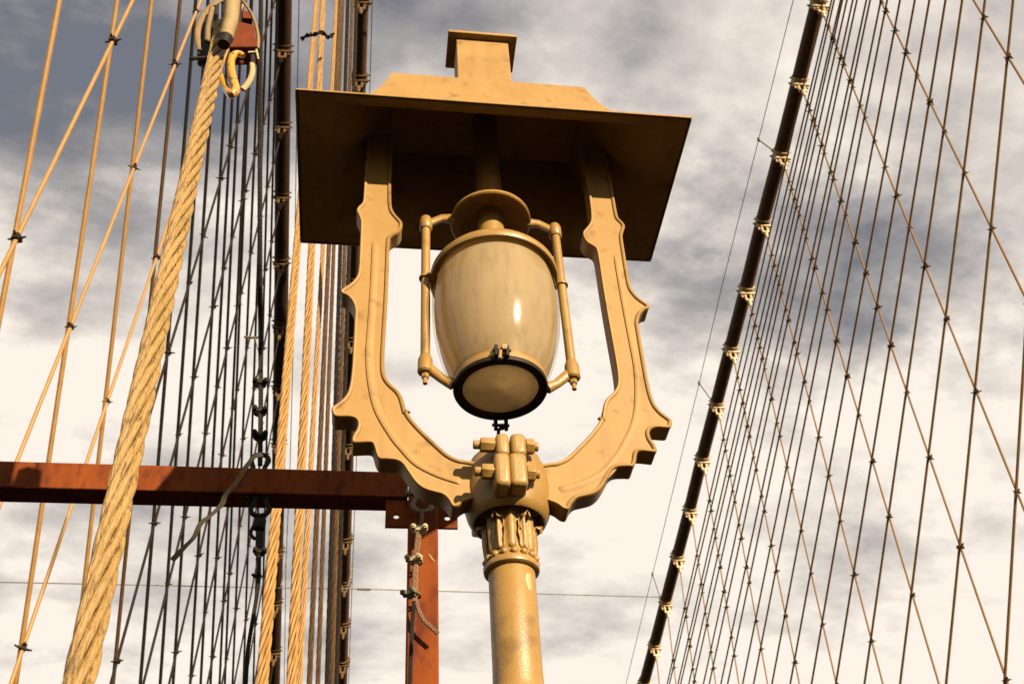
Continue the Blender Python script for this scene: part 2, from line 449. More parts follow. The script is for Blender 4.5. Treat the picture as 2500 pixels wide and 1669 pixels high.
def net(cab, susp_ys, stays, X0, smat_f, tmat_f, side, r, zlow=-1.0):
    """suspenders hang from the cable, stays cross them in the same plane; a clip sits at each crossing"""
    SU = []
    for i, y in enumerate(susp_ys):
        top = cab.at(y) - Vector((0, 0, 0.55))
        bot = Vector((top.x - KT * (top.z - zlow), y, zlow))
        SU.append((y, top, bot))
    ST = [(at_plane(*a, X0, KT), at_plane(*b, X0, KT)) for a, b in stays]
    n_su = len(SU)
    for j, (a, b) in enumerate(ST):
        lo = line_pt(a, b, z=zlow)
        hi = a + (a - b).normalized() * 14.0
        if side == 'right':
            lab = '%s diagonal stay wire counted rightward from the right-hand main cable' % ORD[j]
        else:
            lab = '%s stay wire counted from the left edge in the left-hand net' % ORD[j]
        s_ = MB().tube(rel([lo, hi], lo), r, 8, up=(1, 0, 0)).build('stay_wire', tmat_f(j), None); s_.location = lo
        tag(s_, lab, 'stay wire', '%s stay wires' % side)
    for i, (y, top, bot) in enumerate(SU):
        o_ = MB().tube(rel([top, bot], top), r * 0.82, 8, up=(1, 0, 0)).build('suspender_rope', smat_f(i), None); o_.location = top
        if side == 'right':
            lab = '%s suspender rope with clips from the right edge, right-hand net' % ORD[i]
        else:
            lab = '%s suspender rope with clips from the left edge, left-hand net' % ORD[i]
        tag(o_, lab, 'suspender', '%s suspender ropes' % side)
        for a, b in ST:
            z = line_pt(a, b, y=y).z
            if bot.z + 6 < z < top.z - 0.6:
                P = line_pt(top, bot, z=z)
                v = P - EYE
                f = sum(ROT[q][2] * v[q] for q in range(3)); px = W_ / 2 + F_ * sum(ROT[q][0] * v[q] for q in range(3)) / f; py = H_ / 2 - F_ * sum(ROT[q][1] * v[q] for q in range(3)) / f
                if -100 < px < 2600 and -100 < py < 1760 and abs(a.y - b.y) > 1e-6:
                    c = bpy.data.objects.new('clip', CLIP); C.objects.link(c); c.parent = o_
                    c.location = P - top + Vector((0, 0, random.uniform(-.02, .02))); c.rotation_euler = (0, random.uniform(-.2, .2), random.uniform(-.5, .5)); c.scale = (random.uniform(.62, .98),) * 3

# right-hand cable and net
rbands = [(1997, 9), (1950, 199), (1905, 377), (1861, 542), (1821, 706), (1784, 848), (1749, 984), (1714, 1117), (1684, 1241), (1654, 1355), (1625, 1466), (1598, 1571), (1573, 1664)]
RB = [at_plane(*p, XR, KT) for p in rbands]
fit = lambda P: P
rcab = Cable(RB)
ry = [p.y for p in RB]
cable_thing('main_cable', rcab, 3.0, 62.0, 0.225, RCABLE, 'large round main cable with cream bands slanting down the right half', ry + [ry[-1] + 2.29, ry[0] - 2.29], BANDME, SOCKME)
x760 = [1836, 1850, 1863, 1874.5, 1886, 1897, 1916, 1928, 1953.5, 1966, 1997, 2017.5, 2055, 2095, 2138, 2186.5, 2240.5, 2310.5, 2399]
x1560 = [1653.6, 1660, 1680, 1687, 1706, 1717, 1741, 1755, 1783, 1799, 1835, 1861, 1905, 1949, 2000, 2058, 2126, 2211, 2320.5, 2459]
rst = [((a, 760), (b, 1560)) for a, b in zip(x760, x1560)] + [((2487.7, 1080), (2459, 1560))]
sy = [ry[0] - 4.6, ry[0] - 2.25] + ry + [ry[-1] + 2.3]
net(rcab, sy, rst, XR, lambda i: NETW, lambda j: NETW, 'right', 0.027)

# left-hand cable and net
lpts = [at_plane(*p, XL, KT) for p in ((693, 0), (690, 300), (687, 700), (679, 1200), (669, 1669))]
lcab = Cable(lpts)
ly = [8.75 + 2.275 * i for i in range(16)]
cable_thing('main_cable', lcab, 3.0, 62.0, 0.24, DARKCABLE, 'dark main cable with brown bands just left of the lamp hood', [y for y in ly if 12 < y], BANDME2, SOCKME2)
lst = [((145, 0), (33, 594)), ((286, 0), (38, 1669)), ((370, 0), (203, 1448)), ((440, 0), (288.6, 1540)), ((478, 0), (352.8, 1540)), ((508, 0), (400, 1540)), ((532, 0), (431, 1540)), ((563, 0), (472, 1540)), ((580, 0), (496.7, 1540)), ((593, 0), (520, 1540)), ((613, 0), (542, 1540)), ((615, 0), (554, 1540)), ((636.5, 0), (573, 1540)), ((652, 0), (598.5, 1540)), ((664, 0), (622, 1540)), ((676, 0), (640, 1540))]
net(lcab, ly, lst, XL, lambda i: GOLD if i < 3 else DARKR, lambda j: GOLD if j < 3 else (BROWN if j == 3 else DARKR), 'left', 0.034)  # past the tan wires, shade is painted as brown and dark rope

# cable close to the line of sight, behind the bundle of ropes
cpts = [at_depth(883, 0, 31.5), at_depth(846, 1260, 42.0), at_depth(836, 1669, 47.0)]
ccab = Cable(cpts)
cb = [at_depth(886, 105, 32.0).y, at_depth(846, 1330, 42.6).y, at_depth(844, 1440, 44.0).y, at_depth(839, 1555, 45.5).y]
cys = sorted(set([cpts[0].y + 2.29 * i for i in range(-1, 14)]))
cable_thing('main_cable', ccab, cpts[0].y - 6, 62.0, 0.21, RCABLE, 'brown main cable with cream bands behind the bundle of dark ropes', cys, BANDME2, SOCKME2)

# thin guard wires beside the cables, with little posts
def guard(pts, posts, depth_y, label):
    P = [at_y(px, py, y) for (px, py), y in zip(pts, depth_y)]
    base = P[-1]
    a, b = P[0] + (P[0] - P[1]) * 0.3, P[-1] + (P[-1] - P[-2]) * 0.3
    o_ = MB().tube(rel([a] + P + [b], base), 0.013, 6).build('guard_wire', WIRE); o_.location = base
    tag(o_, label, 'wire', 'guard wires along the main cables')
    for (px, py), (qx, qy), y in posts:
        p, q = at_y(px, py, y), at_y(qx, qy, y)
        MB().tube(rel([p, q], base), 0.022, 6).tube(rel([p + Vector((0, 0, .07)), p - Vector((0, 0, .07))], base), 0.045, 6).build('post', WIRE, o_)
def ry_at(i): return RB[i].y
guard([(1937, 0), (1852, 341), (1762, 700), (1707, 935), (1593, 1401), (1528, 1669)], [((1852, 341), (1893, 372), ry_at(2)), ((1707, 935), (1738, 978), ry_at(6)), ((1593, 1401), (1612, 1458), ry_at(10))],
      [ry_at(0), ry_at(2) - .15, (ry_at(4) + ry_at(5)) / 2 - 1.5, ry_at(6) - .3, ry_at(10) - .3, ry_at(12) + .2], 'thin guard wire running left of the right-hand main cable')
guard([(730, 0), (726, 215), (715, 880), (708, 1140), (698, 1380), (694, 1669)], [((698, 1380), (686, 1430), 33.5)], [15, 18, 25, 29, 33.5, 41], 'thin guard wire right of the dark left main cable')
guard([(909, 0), (903, 215), (861, 1380), (851, 1669)], [((861, 1380), (850, 1432), 34.0)], [16, 19, 34.0, 42], 'thin guard wire falling to the hood behind its left top corner')
# cross wire between the cables
cw = [at_plane(0, 1420, -14.5, 0.02), at_y(672, 1434, 34.5), at_y(845, 1436, 36.0), at_plane(1622, 1457, XR, KT)]
cw[0] = at_y(-60, 1419, 34.0)
o = MB().tube(rel(cw, cw[1]), 0.02, 6).tube(rel([at_y(872, 1437, 36.0), at_y(905, 1438, 36.0)], cw[1]), 0.05, 6).build('cross_wire', WIRE)
o.location = cw[1]
tag(o, 'thin level wire strung across the picture between the main cables', 'wire')

# ------------------------------------------------------------------ laid ropes
def rope(name, label, P, rad, lay, material, nst=6, per=120, lob=6, ns=14, group=None, cat='rope', phase=0.0, fac=1.02):
    base = P[0]
    t = thing(name, label, cat, base, group)
    add_strands(t, rel(P, base), rad, lay, material, nst, per, lob, ns, phase, fac=fac)
    return t
def add_strands(t, P, rad, lay, material, nst=6, per=120, lob=6, ns=14, phase=0.0, name='strand', fac=1.02):
    tot = sum((P[i + 1] - P[i]).length for i in range(len(P) - 1))
    n = max(8, int(tot * per))
    # resample
    L = [0.0]
    for i in range(len(P) - 1): L.append(L[-1] + (P[i + 1] - P[i]).length)
    Q = []; j = 0
    for i in range(n + 1):
        s = tot * i / n
        while j < len(P) - 2 and s > L[j + 1]: j += 1
        Q.append(P[j] + (P[j + 1] - P[j]) * ((s - L[j]) / max(1e-9, L[j + 1] - L[j])))
    T = [(Q[min(i + 1, n)] - Q[max(i - 1, 0)]).normalized() for i in range(n + 1)]
    u = Vector((1, 0.03, 0.02)); fr = []
    for i in range(n + 1):
        u = (u - T[i] * u.dot(T[i])).normalized(); fr.append((u.copy(), T[i].cross(u)))
    sn = math.sin(math.pi / nst)
    rs = rad * sn / (1 + sn); rc = rad - rs
    for k in range(nst):
        b = MB(); vs = []; fs = []
        for i in range(n + 1):
            s = tot * i / n
            ph = 2 * math.pi * (k / nst) + 2 * math.pi * s / lay + phase
            a, w = fr[i]
            c = Q[i] + (a * math.cos(ph) + w * math.sin(ph)) * rc
            for q in range(ns):
                th = 2 * math.pi * q / ns
                r_ = rs * fac * (0.80 + 0.22 * abs(math.cos(lob * (th) / 2 + 0.3)) if lob else 0.97)
                an = th + ph - 2 * math.pi * s / (lay * 0.62)
                vs.append(c + (a * math.cos(an) + w * math.sin(an)) * r_)
        fs = [(i * ns + q, i * ns + (q + 1) % ns, (i + 1) * ns + (q + 1) % ns, (i + 1) * ns + q) for i in range(n) for q in range(ns)]
        fs += [tuple(range(ns - 1, -1, -1)), tuple(n * ns + q for q in range(ns))]
        b.add(vs, fs).build(name, material, t, angle=60)

# thick foreground stay on the left
def seg_line(a, b, n=2): return [a + (b - a) * (i / (n - 1)) for i in range(n)]
CS = 0.6                                      # the rope's shadow on the beam sets how near it hangs
fa, fb = at_depth(150, 1860, 2.02 * CS), at_depth(545, 60, 4.55 * CS)
MAINP = seg_line(fa, fb)
rope('stay_rope', 'thick tan twisted wire rope slanting up the left foreground', MAINP, 0.0345 * CS, 0.36, ROPE, nst=6, per=280, lob=10, ns=40, fac=0.95)

# light and dark ropes behind the hood's left side
def rp(name, label, x0, y0, d0, x1, y1, d1, rad, material, lay, per=40, lob=5, grp='ropes rising behind the left side of the lamp'):
    return rope(name, label, seg_line(at_depth(x0, y0, d0), at_depth(x1, y1, d1)), rad, lay, material, nst=6, per=per, lob=lob, ns=8, group=grp)
rp('wire_rope', 'leftmost bright tan rope passing behind the hanging black rope chain', 636, 1720, 4.0, 775, -20, 11.0, 0.0255, GOLD, 0.45, 60)
rp('wire_rope', 'widest bright tan rope, second from the left behind the lamp', 709, 1720, 4.55, 790, -20, 9.6, 0.0245, GOLD, 0.45, 60)
rp('wire_rope', 'thinner tan rope that meets the wider tan rope near the beam', 727, 1720, 6.5, 823, -20, 12.5, 0.0210, GOLD, 0.5)
rp('wire_rope', 'brown rope immediately left of the dark rope bundle', 753, 1720, 7.0, 831, -20, 11.0, 0.0200, BROWN, 0.5)
rp('wire_rope', 'narrow dark brown rope next to the rope bundle', 774, 1720, 8.0, 838, -20, 13.0, 0.0200, BROWN, 0.5)
for i, (a, b, mt) in enumerate(((797, 850, DARKR), (808, 861, BROWN), (819, 871, DARKR))):
    rp('wire_rope', '%s rope of the dark bundle in front of the brown main cable' % ('leftmost', 'middle', 'rightmost')[i], a, 1720, 10.0 + i * .4, b, -20, 15.0 + i * .4, 0.027, mt, 0.6, per=20)
# tie wire round the two tan ropes
tw = [at_depth(735, 97, 8.6), at_depth(752, 86, 8.6), at_depth(768, 84, 8.5), at_depth(786, 80, 8.5), at_depth(802, 92, 8.55), at_depth(814, 84, 8.6)]
t = thing('tie_wire', 'dark twisted tie wire knotted round the two tan ropes', 'wire', tw[0])
add_strands(t, catmull(rel(tw, tw[0]), 6), 0.019, 0.13, DARKR, nst=2, per=120, lob=0, ns=8)

# ------------------------------------------------------------------ rusty steel frame behind the lamp
YB = 2.75
def zb(px, py): return at_y(px, py, YB).z
z_top, z_bot = zb(500, 1138), zb(500, 1200)
x_l, x_r = at_y(-260, 1150, YB).x, at_y(1122, 1200, YB).x
cx0, cx1 = at_y(995, 1450, YB).x, at_y(1070, 1450, YB).x
fr_base = Vector(((cx0 + cx1) / 2, YB, 0))
frame = thing('steel_frame', 'rust red steel post and beam standing behind the lamp post', 'frame', fr_base)
dz = 0.082
def fb_(c, size, **k): return MB().box(Vector(c) - fr_base, size)
fb_(((x_l + cx0 - .004) / 2, YB + dz / 2, (z_top + z_bot) / 2), (cx0 - .004 - x_l, dz, z_top - z_bot)).build('beam', RUST, frame, bevel=0.004)
fb_(((x_r + cx1) / 2 + .001, YB + dz / 2 + .004, (z_top + z_bot) / 2), (x_r - cx1, dz, z_top - z_bot)).build('beam', RUST, frame, bevel=0.004)
zc_top = z_top - .004
fb_(((cx0 + cx1) / 2, YB + dz / 2 - .006, zc_top / 2), (cx1 - cx0, dz + .01, zc_top)).build('column', RUST, frame, bevel=0.006)
# gusset plate with two real holes
def holed_plate(name, x0, x1, z0, z1, y, th, holes, material, parent):
    me = bpy.data.meshes.new(name); bm = bmesh.new()
    n = 16
    for (hx, hz, hr, cx_0, cx_1) in holes:     # each hole with its own surround cell
        ring = []; outer = []
        for k in range(n):
            a = 2 * math.pi * (k + .5) / n; ca, sa = math.cos(a), math.sin(a)
            ring.append(bm.verts.new((hx + hr * ca, y, hz + hr * sa)))
            sx = ((cx_1 - hx) if ca > 0 else (hx - cx_0)) / max(abs(ca), 1e-6); sz = ((z1 - hz) if sa > 0 else (hz - z0)) / max(abs(sa), 1e-6)
            s = min(sx, sz); outer.append(bm.verts.new((hx + s * ca, y, hz + s * sa)))
        for k in range(n):
            bm.faces.new((ring[k], ring[(k + 1) % n], outer[(k + 1) % n], outer[k]))
        cs = [bm.verts.new((x, y, z)) for x, z in ((cx_1, z1), (cx_0, z1), (cx_0, z0), (cx_1, z0))]
        for q, k in enumerate((1, 5, 9, 13)):
            for kk in range(n):
                a_, b_ = outer[kk].co, outer[(kk + 1) % n].co
                if abs(a_.x - b_.x) > 1e-6 and abs(a_.z - b_.z) > 1e-6 and (Vector((a_.x, a_.z)) - Vector((cs[q].co.x, cs[q].co.z))).length < (x1 - x0) * .5 and ((a_.x > hx) == (cs[q].co.x > hx) or (b_.x > hx) == (cs[q].co.x > hx)) and ((a_.z + b_.z > 2 * hz) == (cs[q].co.z > hz)) and ((a_.x + b_.x > 2 * hx) == (cs[q].co.x > hx)):
                    bm.faces.new((outer[kk], outer[(kk + 1) % n], cs[q]))
    bmesh.ops.remove_doubles(bm, verts=bm.verts, dist=1e-5)
    r_ = bmesh.ops.extrude_face_region(bm, geom=bm.faces[:])
    bmesh.ops.translate(bm, verts=[v for v in r_['geom'] if isinstance(v, bmesh.types.BMVert)], vec=(0, th, 0))
    bmesh.ops.recalc_face_normals(bm, faces=bm.faces)
    bm.to_mesh(me); bm.free()
    return link(name, me, material, parent, smooth=False)
g0, g1 = at_y(941, 1260, YB), at_y(1118, 1260, YB)
gz0, gz1 = zb(1030, 1281), z_bot - .004
h1, h2 = at_y(968, 1254, YB), at_y(1093, 1258, YB)
xm = (g0.x + g1.x) / 2
holed_plate('gusset_plate', g0.x - fr_base.x, g1.x - fr_base.x, gz0, gz1, .012, .01,
            [(h1.x - fr_base.x, h1.z, .0095, g0.x - fr_base.x, xm - fr_base.x), (h2.x - fr_base.x, h2.z, .0095, xm - fr_base.x, g1.x - fr_base.x)], RUST, frame)
# paint scratch on the column
sc = [at_y(1046, 1349, YB - .0125), at_y(1052, 1355, YB - .0125), at_y(1062, 1369, YB - .0125), at_y(1061, 1371, YB - .0125), at_y(1053, 1363, YB - .0125), at_y(1046, 1352, YB - .0125)]
v = rel(sc, fr_base)
MB().add(v + [p + Vector((0, .001, 0)) for p in v], [tuple(range(6)), tuple(range(11, 5, -1))] + [(i, (i + 1) % 6, 6 + (i + 1) % 6, 6 + i) for i in range(6)]).build('paint_scratch', PAINT2, frame, smooth=False)

# ------------------------------------------------------------------ wire-rope fittings
def rope_clip(t, c, ax, face, s, material):    # saddle > u_bolt, nuts
    c, ax, face = Vector(c), Vector(ax).normalized(), Vector(face)
    face = (face - ax * face.dot(ax)).normalized(); sd = ax.cross(face)
    rot = Matrix((sd, ax, face)).transposed()
    sa = MB().box(face * s * .55, (s * 2.5, s * .8, s * .42), rot).tube([face * s * .62 - sd * s * .85, face * s * .95 - sd * s * .85], s * .42, 10).tube([face * s * .62 + sd * s * .85, face * s * .95 + sd * s * .85], s * .42, 10).box(face * s * .2, (s * 1.5, s * 1.2, s * .5), rot).build('rope_clip', material, t, bevel=s * .09)
    sa.location = c
    ub = [sd * s * .85 * math.cos(a) - face * s * (.35 + .75 * math.sin(a)) for a in [math.pi * k / 10 for k in range(11)]]
    ub = [sd * s * .85 + face * s * 1.55] + ub + [-sd * s * .85 + face * s * 1.55]
    MB().tube(ub, s * .2, 8).build('u_bolt', material, sa)
    for q in (-1, 1):
        MB().hexa(face * s * 1.15 + sd * q * s * .85, face, s * .42, s * .4).build('nut', material, sa, smooth=False)
    return sa
def shackle(t, c, down, side, s, material):    # omega bow with a pin
    c, d, sd = Vector(c), Vector(down).normalized(), Vector(side).normalized()
    pts = [-sd * .62 - d * 1.3, -sd * .62 - d * .7, -sd * .8 - d * .2, -sd * .95 + d * .25, -sd * .75 + d * .75, -sd * .3 + d * 1.02, sd * .3 + d * 1.02, sd * .75 + d * .75, sd * .95 + d * .25, sd * .8 - d * .2, sd * .62 - d * .7, sd * .62 - d * 1.3]
    b = MB().tube(catmull([c + p * s for p in pts], 4), s * .27, 12).build('shackle', material, t)
    MB().tube([c + (-sd * 1.6 - d * 1.15) * s, c + (sd * 1.05 - d * 1.15) * s], s * .24, 10).tube([c + (-sd * 1.7 - d * 1.15) * s, c + (-sd * 1.25 - d * 1.15) * s], s * .36, 8).build('shackle_pin', material, t)
    return b
CAMDIR = lambda p: (EYE - Vector(p)).normalized()

# short rope with three clips hung in front of the column
YH = YB - .06
hb = at_y(1031, 1235, YH)
t = thing('hanging_rope', 'short rusty wire rope with shackle and three clips on the red post', 'rope', hb)
def hp(px, py, dy=0): return at_y(px, py, YH + dy) - hb
shackle(t, hp(1031, 1228, .01), (0.03, 0, -1), (1, 0, 0), .030, GALVD)
ROPER = mat('rusty_wire_rope', (0.17, 0.075, 0.028), (0.27, 0.135, 0.055), rough=0.65, scale=40)
add_strands(t, catmull([hp(1030, 1243), hp(1030, 1262), hp(1026, 1285)], 4), .0062, .05, ROPER, per=500, lob=0, ns=6)
add_strands(t, catmull([hp(1024, 1284), hp(1020, 1320), hp(1016, 1360), hp(1014, 1400), hp(1012, 1470)], 4), .0095, .07, ROPER, per=400, lob=0, ns=6)
add_strands(t, catmull([hp(1016, 1465), hp(1022, 1488), hp(1034, 1512), hp(1050, 1528), hp(1069, 1545)], 5), .0065, .05, ROPER, per=500, lob=0, ns=6)
add_strands(t, catmull([hp(1012, 1465), hp(1008, 1500), hp(1004, 1580), hp(1000, 1720)], 5), .0062, .05, BLACK, per=300, lob=0, ns=6)
rope_clip(t, hp(1024, 1294), (.05, 0, 1), (-.05, -1, .55), .0205, GALV)
rope_clip(t, hp(1014, 1368), (.1, 0, 1), (-.35, -1, .5), .0205, GALV)
rope_clip(t, hp(1008, 1450), (.15, 0, 1), (-.9, -.8, .5), .0205, GALVD)

# black rope with clips, standing on the beam
b0 = at_y(634, 1128, YB + .03)
t = thing('black_rope', 'black greased wire rope with three clips rising from the beam', 'rope', b0)
def kp(px, py, D=None): return (at_depth(px, py, D) if D else at_y(px, py, YB + .03)) - b0
add_strands(t, catmull([kp(635, 1135), kp(636, 1060), kp(637, 930), kp(636, 850), kp(635, 700, 3.4), kp(635, 300, 3.6), kp(638, -80, 3.8)], 6), .0085, .09, BLACK, per=160, lob=0, ns=6)
for (px, py) in ((635, 936), (634, 1005), (634, 1065)):
    rope_clip(t, kp(px, py), (0, 0, 1), (.1, -1, -.5), .0205, BLACK)
shackle(t, kp(634, 1128), (0, 0, 1), (1, 0, 0), .029, BLACK)
MB().tube([kp(596, 822), kp(612, 824), kp(636, 823)], .0045, 6).build('rod_end', GALVD, t)
MB().tube(catmull([kp(622, 822), kp(626, 838), kp(631, 856)], 3), [.002] * 7, 6).build('loose_wire', GALVD, t)
# fittings hung under the beam
b1 = at_y(634, 1240, YB + .02)
t = thing('turnbuckle', 'black shackle and turnbuckle hung beneath the beam', 'fitting', b1)
def qp(px, py, dy=.02): return at_y(px, py, YB + dy) - b1
shackle(t, qp(635, 1238), (0, 0, -1), (1, 0, 0), .029, BLACK)
MB().tube(catmull([qp(630, 1262), qp(618, 1285), qp(612, 1302), qp(622, 1314), qp(630, 1306), qp(632, 1285)], 4, True), .0055, 8).build('chain_link', BLACK, t)
MB().hexa(qp(634, 1280), (0, 0, 1), .019, .035, 8).build('swivel', BLACK, t)
MB().tube([qp(634, 1300), qp(633, 1344)], .012, 12).build('turnbuckle_body', BLACK, t)
rope_clip(t, qp(634, 1348), (0, 0, 1), (.1, -1, -.3), .0165, BLACK)
rope_clip(t, qp(630, 1405), (0, 0, 1), (-.6, -1, -.3), .011, BLACK)
add_strands(t, catmull([qp(633, 1345), qp(632, 1410), qp(626, 1460), qp(614, 1530), qp(604, 1600), qp(598, 1720)], 6), .0062, .07, BLACK, per=200, lob=0, ns=6)

# loose webbing strap blowing from the beam
sp = [(640, 1108), (628, 1112), (618, 1116), (597, 1145), (576, 1179), (550, 1209), (542, 1230), (516, 1256), (490, 1277), (473, 1311), (448, 1337), (420, 1367)]
P = catmull([at_y(px, py, YB - .075 - .03 * math.sin(i * .9)) for i, (px, py) in enumerate(sp)], 5)
b_ = P[0]; bb = MB(); vs = []; n = len(P)
for i, p in enumerate(P):
    tg = (P[min(i + 1, n - 1)] - P[max(i - 1, 0)]).normalized()
    a = .5 * math.sin(i * .21) + .25
    sd = tg.cross(CAMDIR(p)).normalized(); nn = tg.cross(sd)
    wv = sd * math.cos(a) + nn * math.sin(a)
    wd_ = .0068 + .0012 * math.sin(i * .5)
    th = wv.cross(tg) * .0012
    q = p - b_
    vs += [q + wv * wd_ + th, q - wv * wd_ + th, q - wv * wd_ - th, q + wv * wd_ - th]
fs = [(i * 4 + k, i * 4 + (k + 1) % 4, i * 4 + 4 + (k + 1) % 4, i * 4 + 4 + k) for i in range(n - 1) for k in range(4)] + [(3, 2, 1, 0), tuple((n - 1) * 4 + k for k in range(4))]
o = bb.add(vs, fs).build('webbing_strap', WEB, smooth=False); o.location = b_
tag(o, 'loose tan webbing strap trailing from the shackle across the beam', 'strap')

# ------------------------------------------------------------------ ribbed rope clamp, top left
DC = 4.47 * CS
c0 = at_depth(545, 90, DC)
t = thing('rope_clamp', 'ribbed tan sleeve clamp with rusty steel box on the thick rope', 'clamp', c0)
K = 240 / 1447.0
def zp(x, y, dD=0): return at_y(440 + x * K, y * K, c0.y + dD * CS) - c0
def resamp(pts, per=0.001):
    P = catmull(pts, 12); out_ = [P[0]]
    for i in range(1, len(P)):
        d = (P[i] - P[i - 1]).length; k = max(1, int(d / per))
        out_ += [P[i - 1] + (P[i] - P[i - 1]) * (j / k) for j in range(1, k + 1)]
    return out_
def ribs(pts, r0, r1, pitch, amp, n=16, flat=None, up=None):
    P = resamp(pts); m_ = len(P); s = 0; rr = []; r0 *= CS; r1 *= CS; pitch *= CS
    for i in range(m_):
        if i: s += (P[i] - P[i - 1]).length
        rr.append((r0 + (r1 - r0) * i / m_) * (1 + amp * math.sin(2 * math.pi * s / pitch)))
    return MB().tube(P, rr, n, flat=flat, up=up)
ribs([zp(765, -260, -.10), zp(762, 0, -.10), zp(755, 150, -.10), zp(735, 330, -.10), zp(670, 560, -.10)], .034, .029, .0150, .075, 28).build('ribbed_sleeve', WEB, t, angle=180)
MB().tube([zp(672, 555, -.10), zp(640, 660, -.10)], [.028 * CS, .024 * CS], 24).build('sleeve_lining', BLACK, t)
ribs([zp(640, -40, .02), zp(560, 20), zp(430, 120), zp(330, 250), zp(270, 400), zp(255, 560), zp(290, 740)], .0150, .012, .0110, .08, 14, flat=.5).build('side_strap', WEBD, t, angle=180)
ribs([zp(470, 120, -.03), zp(440, 260, -.03), zp(405, 440, -.03), zp(400, 620, -.03)], .011, .0125, .0090, .08, 14).build('inner_sleeve', WEBD, t, angle=180)
ribs([zp(850, -60, .03), zp(960, 70, .03), zp(1060, 230, .03), zp(1130, 440, .03), zp(1150, 600, .03), zp(1140, 720, .03)], .006, .0075, .005, .08, 12).build('side_strap', WEBD, t, angle=180)
def prism(name, quad, depth, material, bev=.003, push=0):
    q = [zp(x, y, push) for x, y in quad]; back = (q[0] + c0 - EYE).normalized() * depth
    up_ = Vector((0, depth * .95, -depth * .1))
    vs = q + [p + up_ for p in q]
    return MB().add(vs, [(0, 1, 2, 3), (7, 6, 5, 4)] + [(i, i + 4, (i + 1) % 4 + 4, (i + 1) % 4) for i in range(4)]).build(name, material, t, smooth=False, bevel=bev)
prism('housing', [(845, 310), (1095, 370), (1140, 685), (720, 690)], .09 * CS, RUSTD)
prism('bracket', [(915, 160), (1050, 165), (1058, 275), (915, 262)], .05 * CS, RUSTD, .0015, .03)
prism('clamp_body', [(275, 330), (560, 40), (520, 900), (245, 800)], .06 * CS, BLACK, .003, .09)
prism('clamp_body', [(600, 20), (900, 20), (900, 320), (600, 320)], .05 * CS, BLACK, .003, .03)
MB().hexa(zp(170, 865), (1, .1, .1), .0085 * CS, .02 * CS).tube([zp(170, 865), zp(400, 850)], .0075 * CS, 10).build('clamp_bolt', BLACK, t)
MB().tube(catmull([zp(240, 900), zp(265, 960), zp(310, 985), zp(340, 960)], 4), .0016 * CS, 6).build('safety_wire', BLACK, t)
MB().tube([zp(1000, 775, .01), zp(1110, 770, .01)], .0055 * CS, 8).tube([zp(1120, 735, .01), zp(1150, 880, .01)], .005 * CS, 8).build('buckle', GALV, t)
MB().tube([zp(1070, 790, .02), zp(1075, 1010, .02)], .011 * CS, 10, flat=.5).build('strap_loop', BLACK, t)
ribs([zp(1060, 940, -.01), zp(1065, 1050, -.01), zp(1035, 1160, -.01), zp(975, 1260, -.01), zp(915, 1320, -.01)], .0115, .0125, .0110, .09, 14, flat=.6).build('strap_end', WEB, t, angle=180)
hk = [(930, 830), (880, 795), (810, 800), (755, 870), (745, 980), (760, 1100), (795, 1230), (815, 1330), (760, 1390), (690, 1330), (630, 1210), (600, 1120)]
hk_base = c0 + zp(900, 800)
P = catmull([zp(x, y, -.02 + (.03 if i > 8 else 0)) + c0 - hk_base for i, (x, y) in enumerate(hk)], 5)
rr = [CS * (.011 + .007 * math.sin(min(1, i / (len(P) * .62)) * math.pi * .62) - (.006 * max(0, i / len(P) - .75) * 4)) for i in range(len(P))]
th_ = thing('lifting_hook', 'curved yellow painted hook hanging under the rusty box', 'hook', hk_base)
MB().tube(P, rr, 18).build('hook_body', YELLOW, th_)
MB().hexa(zp(905, 925) + c0 - hk_base, (1, 0, .2), .009 * CS, .016 * CS).build('hook_bolt', RUSTD, th_)

# ------------------------------------------------------------------ the lamp
HE = 2.26224                                   # eaves above the eye
LX, LY = 0.1155 * HE + .005, 0.774 * HE
lamp = thing('street_lamp', 'large tan cast iron lamp with wide flared hood and frosted globe, picture centre', 'street lamp', (LX, LY, 0))
E0 = EYE.z
def U(px, py, dy=0.0):                         # lamp-local point on the plane LY + dy
    return at_y(px, py, LY + dy) - Vector((LX, LY, 0))
# post: base, shaft, mouldings (below the frame it goes down to the deck)
zt = 1.062 + E0; zm = U(1265, 1652).z - .035
MB().lathe([(.115, 0), (.115, .05), (.10, .07), (.085, .16), (.09, .18), (.07, .22), (.06, .5), (.052, zm - .06), (.0525, zm - .03), (.0515, zm - .012), (.0495, zm - .004), (.047, zm + .004), (.0458, zm + .012), (.0450, zm + .05), (.0448, zt), (.04, zt + .01)], 48).build('post', PAINT, lamp, angle=35)
MB().lathe([(.0485, zt - .004), (.0535, zt + .0), (.0545, zt + .006), (.0515, zt + .013), (.047, zt + .02), (.0445, zt + .035), (.0410, zt + .05), (.0395, zt + .09), (.040, zt + .12), (.045, zt + .14)], 48).build('collar', PAINT, lamp)
# beads
bead = MB()
bead.lathe([(.0001, -.0075), (.005, -.0055), (.0075, 0), (.005, .0055), (.0001, .0075)], 10)
bme = bead.mesh('bead'); bme.materials.append(PAINT); bme.polygons.foreach_set('use_smooth', [True] * len(bme.polygons))
for k in range(16):
    a = 2 * math.pi * k / 16
    b = bpy.data.objects.new('bead', bme); C.objects.link(b); b.parent = lamp; b.location = (.0490 * math.cos(a), .0490 * math.sin(a), zt + .020)
